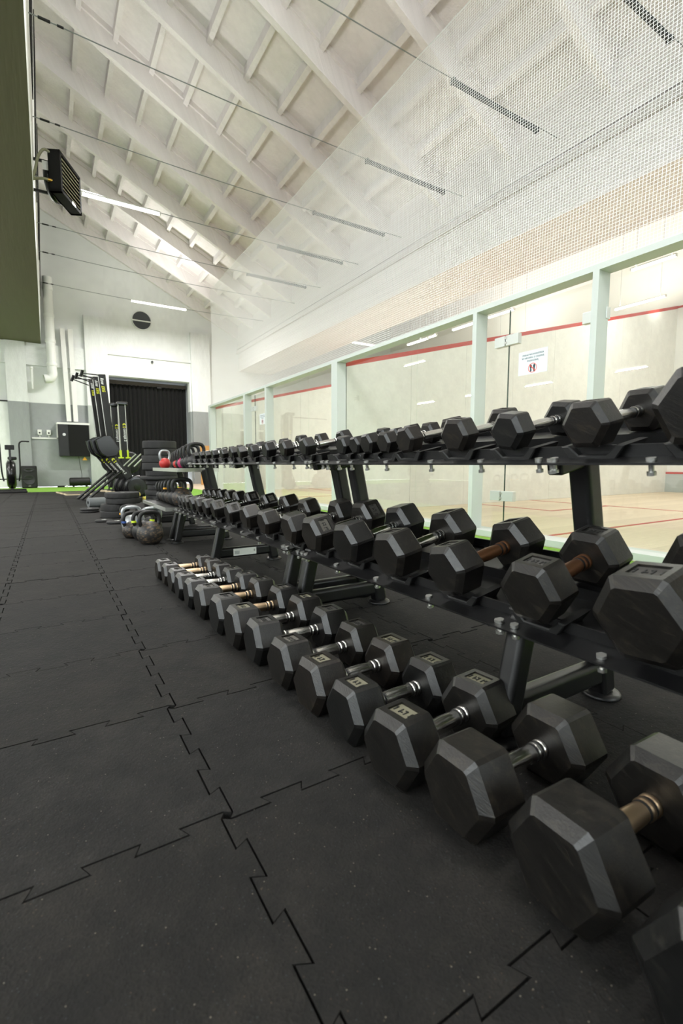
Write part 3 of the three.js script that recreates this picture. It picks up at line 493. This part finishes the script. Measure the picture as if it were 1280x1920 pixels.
// ---------------------------------------------------------------- weight plates
const plateCache = {};
function plate(r, h, x, y, d, label, group, name = 'bumper_plate') {
  const t = thing(name, label, 'weight plate', [x, y, d], rr(0, 3), group);
  const k = r + '_' + h; plateCache[k] ??= [G.lathe([[0.03, 0], [r - 0.01, 0], [r, 0.01], [r, h - 0.01], [r - 0.01, h], [r - 0.035, h], [r - 0.045, h - 0.006], [0.07, h - 0.006], [0.062, h], [0.03, h]], 48), G.lathe([[0.025, 0.001], [0.034, 0.001], [0.034, h - 0.001], [0.025, h - 0.001], [0.025, 0.001]], 24)];
  mesh('disc', plateCache[k][0], M.bumper, t); mesh('steel_hub', plateCache[k][1], M.zinc, t); return t;
}
{
  let y = 0; const st = [[.24, .09], [.24, .09], [.225, .09], [.225, .075], [.2, .075], [.2, .07], [.25, .05], [.215, .085], [.225, .1], [.225, .1], [.225, .095], [.225, .105]];
  st.forEach(([r, h], k) => { plate(r, h, 1.36 + [0, .01, .02, .01, .02, 0, -.02, .02, -.012, -.015, .018, 0][k], y, 7.05, k === 11 ? 'topmost black bumper plate of the tall stack' : `black bumper plate in the tall stack, ${ORD[k]} from the floor`, 'tall stack of bumper plates'); y += h; });
  [[.18, .09, .74, 0], [.18, .09, .75, .09], [.215, .075, .85, .18], [.215, .075, .84, .255]].forEach(([r, h, x, y], k) => plate(r, h, x, y, 6.95, `black bumper plate in the low stack on the mat, ${ORD[k]} from the floor`, 'low stack of plates'));
  plate(.13, .03, 0.5, 0, 7.85, 'thin black plate lying on the mat before the grey roller', 'loose plates', 'thin_plate'); plate(.13, .03, 0.5, 0.031, 7.85, 'thin black plate lying on another before the grey roller', 'loose plates', 'thin_plate');
  plate(.1, .028, 0.56, 0, 6.45, 'thin black plate on the mat beside the low plate stack', 'loose plates', 'thin_plate'); plate(.12, .03, 0.68, 0, 6.2, 'thin black plate on the mat beside the kettlebells', 'loose plates', 'thin_plate');
  plate(.085, .085, 1.18, 0, 9.6, 'small black plate on the floor beside the white box', 'loose plates', 'thin_plate'); plate(.085, .085, 1.42, 0, 9.6, 'small black plate on the floor under the yellow ball', 'loose plates', 'thin_plate');
  const rl = thing('foam_roller', 'grey foam roller lying on the mat behind the thin plates', 'roller', [0.72, 0, 8.75], 0.25); mesh('sleeve', G.lathe([[0.03, -0.19], [0.075, -0.19], [0.08, -0.185], [0.08, 0.185], [0.075, 0.19], [0.03, 0.19]], 32).rotateZ(Math.PI / 2).translate(0, 0.08, 0), std(0x6a6e6f, 0.8), rl); mesh('core', G.lathe([[0.026, -0.188], [0.031, -0.188], [0.031, 0.188], [0.026, 0.188]], 24).rotateZ(Math.PI / 2).translate(0, 0.08, 0), M.black, rl);
  const yb = thing('massage_ball', 'yellow ball resting on a small black plate', 'ball', [1.42, 0.083, 9.6]); mesh('ball', new THREE.SphereGeometry(0.055, 24, 16).translate(0, 0.055, 0), std(0xe8d878, 0.6), yb); mesh('seam', new THREE.TorusGeometry(0.0548, 0.0015, 6, 40).rotateX(1.2).translate(0, 0.055, 0), M.amber, yb);
  const bx = thing('carton', 'small white carton beside the small black plates', 'box', [1.02, 0, 9.55], 0.3); mesh('body', G.rbox(0.14, 0.07, 0.1, 0.004, 0, 0.035, 0), M.plastic, bx); mesh('lid', G.rbox(0.146, 0.014, 0.106, 0.004, 0, 0.074, 0), M.white, bx);
  const yw = thing('yellow_wedge', 'flat yellow block beside the yellow ball', 'block', [1.6, 0, 9.6], 0.2); mesh('block', G.rbox(0.16, 0.09, 0.1, 0.01, 0, 0.045, 0), std(0xd9c85a, 0.6), yw); mesh('strap', G.box(0.03, 0.096, 0.106, 0, 0.047, 0), M.yellow, yw);
}

// ---------------------------------------------------------------- text plates
function textTex(w, h, draw) { const c = document.createElement('canvas'); c.width = w; c.height = h; draw(c.getContext('2d')); const t = new THREE.CanvasTexture(c); t.colorSpace = THREE.SRGBColorSpace; t.anisotropy = 4; return t; }
const c2tex = textTex(512, 64, q => { q.fillStyle = '#0e0e0e'; q.fillRect(0, 0, 512, 64); q.fillStyle = '#d8dc22'; q.beginPath(); q.arc(42, 32, 25, 0.9, 5.4); q.arc(50, 32, 12, 5.0, 1.2, true); q.fill(); q.fillRect(78, 8, 22, 12); q.fillRect(78, 44, 22, 12); q.fillRect(85, 8, 8, 48); q.fillStyle = '#e8eae6'; q.font = 'bold 54px sans-serif'; q.textBaseline = 'middle'; q.fillText('concept 2', 116, 30, 380); });
const rowTex = textTex(512, 96, q => { q.fillStyle = '#0e0e0e'; q.fillRect(0, 0, 512, 96); q.font = 'italic bold 84px sans-serif'; q.textBaseline = 'middle'; q.fillStyle = '#e4e6e2'; q.fillText('Row', 10, 50, 210); q.fillStyle = '#d8dc22'; q.fillText('ERG', 225, 50, 270); });
const decal = (tx) => std(0xffffff, 0.5, { map: tx });
const c2mat = decal(c2tex), rowMat = decal(rowTex);
const plateZ = (w, h) => { const g = new THREE.PlaneGeometry(w, h); return g; };

// ---------------------------------------------------------------- rowing machines stored upright
function rower(x, d, n) {
  const t = thing('rowing_machine', `black rowing machine stored upright, ${['first', 'second', 'third'][n]} from the dark doorway`, 'rowing machine', [x, 0, d], 0, 'upright rowing machines');
  // rail leaning slightly, curved footrest shell, slanted lower frame with flywheel near the floor
  mesh('monorail', G.bar([-0.30, 1.1, 0], [-0.40, 2.42, 0], 0.13, 0.06, 0.012), M.black, t);
  mesh('rail_strip', G.bar([-0.366, 1.2, 0.012], [-0.462, 2.38, 0.012], 0.008, 0.045, 0.002), M.zinc, t);
  const q = mesh('lettering', plateZ(0.36, 0.085), rowMat, t); q.position.set(-0.385, 2.18, 0.0325); q.rotation.z = -Math.PI / 2 + 0.098;
  for (const [a, b] of [[[-0.4, 2.4, 0], [-0.72, 2.41, 0]], [[-0.395, 2.27, 0], [-0.72, 2.38, 0]]]) mesh('rear_leg_strut', G.rod(a, b, 0.011, 8), M.black, t);
  mesh('rear_foot', G.tube([[-0.72, 2.46, 0.02], [-0.735, 2.41, 0], [-0.76, 2.35, -0.02]], 0.026, 10), M.black, t);
  mesh('footrest_shell', G.prism([[-0.55, 1.17], [-0.42, 1.24], [-0.31, 1.25], [-0.16, 1.0], [-0.22, 0.88], [-0.37, 0.85], [-0.47, 0.92], [-0.52, 1.02]], 0.12, 0.012).translate(0, 0, -0.06), M.gloss, t);
  mesh('lower_frame', G.bar([-0.37, 0.93, 0], [0.08, 0.34, 0], 0.13, 0.06, 0.012), M.black, t);
  const l = mesh('lettering', plateZ(0.56, 0.075), c2mat, t); l.position.set(-0.13, 0.61, 0.033); l.rotation.z = Math.atan2(-0.59, 0.45);
  const fw = mesh('flywheel_housing', G.lathe([[0, -0.07], [0.2, -0.07], [0.235, -0.04], [0.235, 0.04], [0.2, 0.07], [0, 0.07]], 36).rotateX(Math.PI / 2).translate(0.14, 0.245, 0), M.gloss, t);
  mesh('housing_grille', G.lathe([[0.07, 0.072], [0.17, 0.072], [0.17, 0.078], [0.07, 0.078]], 32).rotateX(Math.PI / 2).translate(0.14, 0.245, 0), M.steel, fw);
  for (const e of [-0.09, 0.09]) mesh('front_leg', G.rod([-0.12, 0.58, e * 0.4], [-0.76, 0.02, e], 0.02, 10), M.gloss, t);
  mesh('stand_bar', G.rod([-0.76, 0.02, -0.14], [-0.76, 0.02, 0.14], 0.02, 10), M.black, t);
  mesh('display_arm', G.rod([0.1, 0.66, 0.03], [0.36, 0.92, 0.03], 0.013, 8), M.zinc, t);
}
[[1.38, 10.3], [1.31, 10.62], [1.26, 10.96]].forEach(([x, d], n) => rower(x, d, n));
// ---------------------------------------------------------------- ski machines
function skier(x, d, n) {
  const t = thing('ski_machine', `black upright ski machine with yellow green handles, ${ORD[n]} from the dark doorway`, 'ski machine', [x, 0, d], 0, 'ski machines');
  mesh('column', G.bar([0.06, 0.1, 0], [0, 2.12, 0], 0.15, 0.12, 0.02), M.black, t);
  mesh('pulley_head', G.rbox(0.24, 0.09, 0.2, 0.03, 0, 2.13, 0), M.gloss, t);
  const l = mesh('lettering', plateZ(0.62, 0.085), c2mat, t); l.position.set(0.03, 1.38, 0.0625); l.rotation.z = -Math.PI / 2 + 0.03;
  mesh('fan_housing', G.lathe([[0, -0.1], [0.22, -0.1], [0.26, -0.05], [0.26, 0.05], [0.22, 0.1], [0, 0.1]], 32).rotateX(Math.PI / 2).translate(0.12, 0.75, -0.12), M.black, t);
  for (const e of [-1, 1]) {
    mesh('cord', G.rod([e * 0.075 - 0.02, 2.1, 0.09], [e * 0.075 - 0.005, 1.02, 0.09], 0.007, 6), M.rope, t);
    mesh('handle', G.merge([G.rod([e * 0.075 - 0.005, 1.04, 0.09], [e * 0.075, 0.87, 0.09], 0.02, 10), G.box(0.11, 0.03, 0.05, e * 0.075, 0.86, 0.09)]), M.lime, t);
  }
  mesh('floor_stand', G.rbox(0.5, 0.05, 0.3, 0.012, 0.05, 0.025, 0), M.beige, t); mesh('stand_top', G.rbox(0.44, 0.012, 0.26, 0.004, 0.05, 0.052, 0), M.black, t);
  for (const e of [-0.2, 0.2]) mesh('brace', G.rod([0.05 + e, 0.05, 0.1], [0.06, 0.7, 0], 0.017, 8), M.black, t);
}
[[1.58, 12.4], [1.46, 12.78], [1.42, 13.2], [1.34, 13.65]].forEach(([x, d], n) => skier(x, d, n));
for (const [x, d, n] of [[0.62, 12.6, 0], [0.55, 13.1, 1], [0.48, 13.6, 2]]) { const t = thing('floor_platform', `pale edged flat platform on the mat before the ski machines, ${ORD[n]} from the plates`, 'platform', [x, 0, d], 0.12, 'flat platforms'); mesh('board', G.box(0.62, 0.025, 0.36, 0, 0.0125, 0), M.beige, t); mesh('rubber_top', G.box(0.56, 0.006, 0.3, 0, 0.028, 0), M.black, t); }
for (const [x, d, r, n] of [[2.0, 11.6, 0.17, 0], [2.3, 11.8, 0.18, 1], [2.55, 12.2, 0.18, 2]]) { const t = thing('medicine_ball', `large black ball on the floor by the dark doorway, ${ORD[n]} from the rowing machines`, 'ball', [x, 0, d], 0, 'black balls'); mesh('ball', new THREE.SphereGeometry(r, 28, 20).translate(0, r, 0), M.bumper, t); mesh('seam', new THREE.TorusGeometry(r, 0.003, 6, 48).rotateY(0.6).translate(0, r, 0), M.steel, t); }
{ const t = thing('plank', 'upright pale wooden plank leaning by the grey pilaster', 'plank', [4.75, 0, 16.6]); mesh('board', G.rbox(0.42, 1.35, 0.04, 0.006, 0, 0.675, 0), M.ply, t); }

// ---------------------------------------------------------------- far wall fittings
{
  const cu = thing('curtain', 'black pleated curtain hanging in the doorway of the far wall', 'curtain', [3.18, 0, 18.1]); const pts = [], n = 150;
  for (let i = 0; i <= n; i++) { const x = -1.29 + 2.58 * i / n; pts.push([x, 0.035 * Math.sin(i * 0.75) + 0.012 * Math.sin(i * 1.9)]); }
  const outline = [...pts.map(p => new THREE.Vector2(p[0], p[1] + 0.006)), ...pts.slice().reverse().map(p => new THREE.Vector2(p[0], p[1] - 0.006))];
  mesh('cloth', new THREE.ExtrudeGeometry(new THREE.Shape(outline), { depth: 3.4, bevelEnabled: false }).rotateX(-Math.PI / 2).translate(0, 0.04, 0), M.cloth, cu);
  mesh('rail', G.box(2.58, 0.12, 0.1, 0, 3.5, 0.06), std(0x3a332c, 0.6), cu); mesh('rail_bracket', G.box(0.14, 0.06, 0.1, 0.35, 3.42, 0.1), M.black, cu);
  const rv = thing('round_vent', 'round dark vent with a white cross bar high on the far wall', 'vent', [2.97, 5.54, 17.6]);
  mesh('disc', G.cyl(0.3, 0.3, 0.02, 40).rotateX(Math.PI / 2).translate(0, 0, 0.012), std(0x35383a, 0.5), rv); mesh('rim', new THREE.TorusGeometry(0.305, 0.018, 10, 48).translate(0, 0, 0.02), M.white, rv); mesh('cross_bar', G.box(0.6, 0.035, 0.03, 0, -0.02, 0.03), M.plastic, rv);
  const sn = thing('wall_sensor', 'small dark sensor on the wall above the doorway', 'sensor', [3.25, 4.2, 17.55]); mesh('body', G.lathe([[0, 0], [0.045, 0], [0.035, 0.05], [0, 0.06]], 16).rotateX(Math.PI / 2), std(0x6c706f, 0.5), sn); mesh('lens', new THREE.SphereGeometry(0.016, 12, 8).translate(0, 0, 0.058), M.black, sn);
  const dp = thing('drain_pipe', 'thick white drain pipe ending in an elbow on the far wall', 'pipe', [0.29, 3.5, 17.32]);
  mesh('pipe_run', G.cyl(0.125, 0.125, 2.75, 28).translate(0, 1.45, 0), M.pipe, dp); for (const y of [0.25, 0.95, 1.7, 2.5]) mesh('collar', G.lathe([[0.126, -0.05], [0.142, -0.045], [0.142, 0.045], [0.126, 0.05]], 28).translate(0, y, 0), M.pipe, dp);
  mesh('elbow', G.tube([[0, 0.1, 0], [0, -0.05, 0], [-0.07, -0.17, 0], [-0.22, -0.2, 0.02]], 0.128, 20, 24), M.pipe, dp);
  const wl = thing('wall_heater_pipe', 'short white pipe end standing on the wall beside the drain elbow', 'pipe', [-0.25, 3.0, 17.45]); mesh('stub', G.cyl(0.035, 0.03, 0.6, 14).translate(0, 0.3, 0), M.pipe, wl); mesh('cap', new THREE.SphereGeometry(0.05, 16, 12).translate(0, 0.62, 0), M.pipe, wl);
  for (const [x, n] of [[0.64, 'beside the drain pipe'], [0.83, 'beside the pale pilaster']]) { const c = thing('cable_duct', `tall white cable duct above the black cabinet, ${n}`, 'duct', [x, 2.06, 17.46]); mesh('duct', G.bar([0.03, 0, 0], [-0.02 + (x > 0.7 ? 0.02 : 0), 2.85, 0], 0.13, 0.07, 0.004), M.plastic, c); mesh('clip', G.box(0.15, 0.03, 0.08, 0, 1.5, 0), M.white, c); }
  const cb = thing('electric_cabinet', 'black two door electric cabinet on the grey far wall', 'cabinet', [0.78, 0.96, 17.48]);
  mesh('body', G.box(0.86, 1.0, 0.2, 0, 0.5, 0.02), M.black, cb); mesh('door', G.rbox(0.27, 0.97, 0.02, 0.004, -0.29, 0.5, 0.13), std(0x17181a, 0.45), cb); mesh('door', G.rbox(0.56, 0.97, 0.02, 0.004, 0.14, 0.5, 0.13), M.matte, cb);
  mesh('lock', G.cyl(0.045, 0.045, 0.03, 18).rotateX(Math.PI / 2).translate(-0.27, 0.68, 0.15), M.zinc, cb); mesh('top_duct', G.box(0.9, 0.06, 0.2, 0.0, 1.03, 0.02), M.plastic, cb);
  mesh('hanging_wire', G.tube([[0.1, 0, 0.05], [0.13, -0.3, 0.04], [0.16, -0.55, 0.05], [0.15, -0.75, 0.08]], 0.008, 6), M.black, cb); mesh('warning_tag', G.prism([[0.2, -0.14], [0.34, -0.14], [0.27, -0.03]], 0.01).translate(0, 0.02, 0.06), M.amber, cb);
  for (const [x, n] of [[-0.14, 'nearer the pilaster'], [0.1, 'nearer the cabinet']]) { const s = thing('wall_socket', `white wall socket above the trunking, ${n}`, 'socket', [x, 1.62, 17.58]); mesh('box', G.rbox(0.11, 0.16, 0.07, 0.008, 0, 0.08, 0.02), M.plastic, s); mesh('outlet', G.cyl(0.025, 0.025, 0.01, 16).rotateX(Math.PI / 2).translate(0, 0.06, 0.056), M.black, s); mesh('lead', G.box(0.025, 0.07, 0.02, 0, -0.03, 0.0), M.plastic, s); }
  const tr = thing('cable_trunking', 'white cable trunking running to the black cabinet', 'trunking', [0, 1.52, 17.58]); mesh('horizontal_run', G.box(0.7, 0.045, 0.03, 0.0, 0, 0), M.plastic, tr); mesh('vertical_run', G.box(0.045, 0.5, 0.03, 0.33, 0.24, 0), M.plastic, tr);
  const sp = thing('loudspeaker', 'black loudspeaker standing on the turf beside the exercise bike', 'loudspeaker', [-0.47, 0, 17.15]); mesh('cabinet', G.rbox(0.4, 0.66, 0.34, 0.03, 0, 0.33, 0), M.black, sp); mesh('woofer', G.lathe([[0, 0], [0.1, 0.012], [0.14, 0.03], [0.15, 0.02], [0.15, 0]], 30).rotateX(Math.PI / 2).translate(0, 0.24, 0.17), std(0x1d1e1f, 0.5), sp); mesh('horn', G.lathe([[0, -0.02], [0.06, 0.01], [0.1, 0.025], [0.105, 0]], 28).scale(1.25, 1, 0.55).rotateX(Math.PI / 2).translate(0, 0.53, 0.17), std(0x1d1e1f, 0.4), sp); mesh('nameplate', G.box(0.06, 0.014, 0.004, 0, 0.06, 0.172), M.zinc, sp);
  const bb = thing('party_speaker', 'long black cylindrical speaker lying on the turf under the cabinet', 'speaker', [0.86, 0, 17.1]); mesh('barrel', G.lathe([[0, -0.29], [0.1, -0.29], [0.13, -0.26], [0.13, 0.26], [0.1, 0.29], [0, 0.29]], 30).rotateZ(Math.PI / 2).translate(0, 0.16, 0), M.black, bb); mesh('end_cone', G.cyl(0.07, 0.07, 0.02, 24).rotateZ(Math.PI / 2).translate(0.295, 0.16, 0), M.kbBlue, bb); for (const e of [-0.18, 0.18]) mesh('foot', G.rbox(0.06, 0.05, 0.16, 0.01, e, 0.022, 0), M.black, bb);
  const pl = thing('power_strip', 'black cable block lying on the turf beside the lying speaker', 'cable', [0.34, -0.004, 17.1]); mesh('block', G.rbox(0.2, 0.05, 0.08, 0.01, 0, 0.025, 0), M.black, pl); mesh('plug', G.rbox(0.06, 0.06, 0.05, 0.01, 0.16, 0.03, 0.02), M.plastic, pl);
}
// ---------------------------------------------------------------- exercise bike
{
  const t = thing('exercise_bike', 'black fan exercise bike with upright arm levers beside the loudspeaker', 'exercise bike', [-0.78, 0, 14.6], 0.05);
  mesh('fan_cage', G.lathe([[0, -0.1], [0.28, -0.1], [0.36, -0.06], [0.36, 0.06], [0.28, 0.1], [0, 0.1]], 36).rotateZ(Math.PI / 2).translate(0, 0.45, 0), M.gloss, t);
  for (const z of [-0.45, 0.45]) mesh('floor_bar', G.rbox(0.62, 0.06, 0.09, 0.02, 0, 0.03, z), M.black, t);
  mesh('spine', G.bar([0, 0.07, 0.45], [0, 0.07, -0.45], 0.07, 0.07), M.black, t); mesh('console_post', G.bar([0, 0.8, 0.05], [0, 1.08, 0.0], 0.05, 0.07), M.steel, t); mesh('console', G.rbox(0.2, 0.12, 0.06, 0.015, 0, 1.13, 0.02), M.black, t);
  mesh('seat', G.rbox(0.2, 0.08, 0.26, 0.03, 0.04, 0.86, -0.5), M.black, t); mesh('seat_post', G.bar([0, 0.1, -0.4], [0.03, 0.84, -0.5], 0.05, 0.05), M.steel, t);
  for (const e of [-1, 1]) { const a = mesh('arm_lever', G.tube([[e * 0.16, 0.28, 0], [e * 0.19, 0.5, 0.02], [e * 0.2, 1.0, 0.05], [e * 0.21, 1.24, 0.06], [e * 0.25, 1.28, 0.07], [e * 0.42, 1.28, 0.08]], 0.018, 8, 30), M.black, t); mesh('foot_peg', G.rod([e * 0.1, 0.33, 0], [e * 0.42, 0.33, 0], 0.014, 8), M.steel, t); }
  for (let k = 0; k < 5; k++) mesh('cage_ring', new THREE.TorusGeometry(0.3 - k * 0.05, 0.004, 6, 40).rotateY(Math.PI / 2).translate(0.1, 0.45, 0), M.steel, t);
}
// ---------------------------------------------------------------- unit heater on the upper wall
{
  const ang = Math.atan2(0.43, 0.9), t = thing('unit_heater', 'black louvred unit heater bracketed high on the white upper wall', 'heater', [0.5, 4.5, 8.33], Math.PI / 2 - ang);
  // local +z faces the hall
  mesh('casing', G.merge([G.box(0.66, 0.04, 0.16, 0, 0.53, -0.06), G.box(0.66, 0.04, 0.16, 0, 0.02, -0.06), G.box(0.05, 0.55, 0.16, -0.305, 0.275, -0.06), G.box(0.05, 0.55, 0.16, 0.305, 0.275, -0.06), G.box(0.66, 0.55, 0.02, 0, 0.275, -0.13)]), M.matte, t);
  for (let k = 0; k < 8; k++) { const s = mesh('louvre', G.box(0.56, 0.007, 0.05), std(0xb9b39c, 0.5), t); s.position.set(0, 0.09 + k * 0.056, 0.0); s.rotation.x = 0.75; }
  mesh('fan_shroud', G.lathe([[0, 0], [0.17, 0], [0.24, 0.03], [0.262, 0.07], [0.262, 0.15], [0, 0.15]], 32).rotateX(Math.PI / 2).translate(0, 0.275, -0.285), M.gloss, t);
  mesh('data_label', G.box(0.1, 0.12, 0.004).rotateY(-1.25).translate(-0.272, 0.36, -0.19), M.plastic, t); mesh('badge', G.box(0.1, 0.03, 0.004, 0.05, 0.022, 0.022), M.alu, t);
  for (const y of [0.08, 0.5]) mesh('bracket', G.bar([-0.05, y, -0.12], [-0.12, y + 0.04, -0.5], 0.035, 0.035, 0.004), M.black, t);
  mesh('hose', G.tube([[-0.3, 0.5, -0.1], [-0.36, 0.52, -0.16], [-0.4, 0.42, -0.22], [-0.38, 0.2, -0.3], [-0.3, 0.05, -0.42]], 0.018, 8, 30), M.hose, t); mesh('hose', G.tube([[-0.3, 0.14, -0.1], [-0.36, 0.14, -0.18], [-0.32, 0.14, -0.42]], 0.018, 8, 20), M.hose, t);
  mesh('brass_fitting', G.rod([-0.3, 0.14, -0.08], [-0.34, 0.14, -0.15], 0.022, 10), M.brass, t);
}
// ---------------------------------------------------------------- notices on the glass doors
function notice(d0, d1, y0, y1, label) {
  const w = d1 - d0, h = y1 - y0, t = thing('notice_sign', label, 'sign', [GX - 0.008, (y0 + y1) / 2, (d0 + d1) / 2], -Math.PI / 2);
  const tx = textTex(512, 384, q => {
    q.fillStyle = '#e4e7ee'; q.fillRect(0, 0, 512, 384); q.fillStyle = '#22485a'; q.textAlign = 'center'; q.font = 'bold 38px sans-serif';
    ['ZAKAZ WCHODZENIA', 'W OBUWIU Z CZARNĄ', 'PODESZWĄ'].forEach((s, k) => q.fillText(s, 256, 78 + k * 50, 400));
    q.fillStyle = '#27404a'; for (const e of [-1, 1]) { q.beginPath(); q.ellipse(256 + e * 30, 262, 20, 34, e * 0.05, 0, 7); q.fill(); q.beginPath(); q.ellipse(256 + e * 29, 322, 15, 24, 0, 0, 7); q.fill(); q.fillRect(256 + e * 29 - 12, 270, 24, 50); }
    q.strokeStyle = '#e0392a'; q.lineWidth = 9; q.beginPath(); q.arc(256, 286, 72, 0, 7); q.stroke(); q.lineWidth = 13; q.beginPath(); q.moveTo(205, 235); q.lineTo(307, 337); q.stroke();
  });
  const m = mesh('sheet', G.box(w, h, 0.0012), std(0xffffff, 0.6, { map: tx }), t); m.position.z = 0.0;
}
notice(2.65, 2.95, 1.515, 1.725, 'white notice with a red prohibition circle on the near glass court door');
notice(8.95, 9.25, 1.515, 1.725, 'white notice with a red prohibition circle on the second court glass door');

renderer.render(scene, camera);
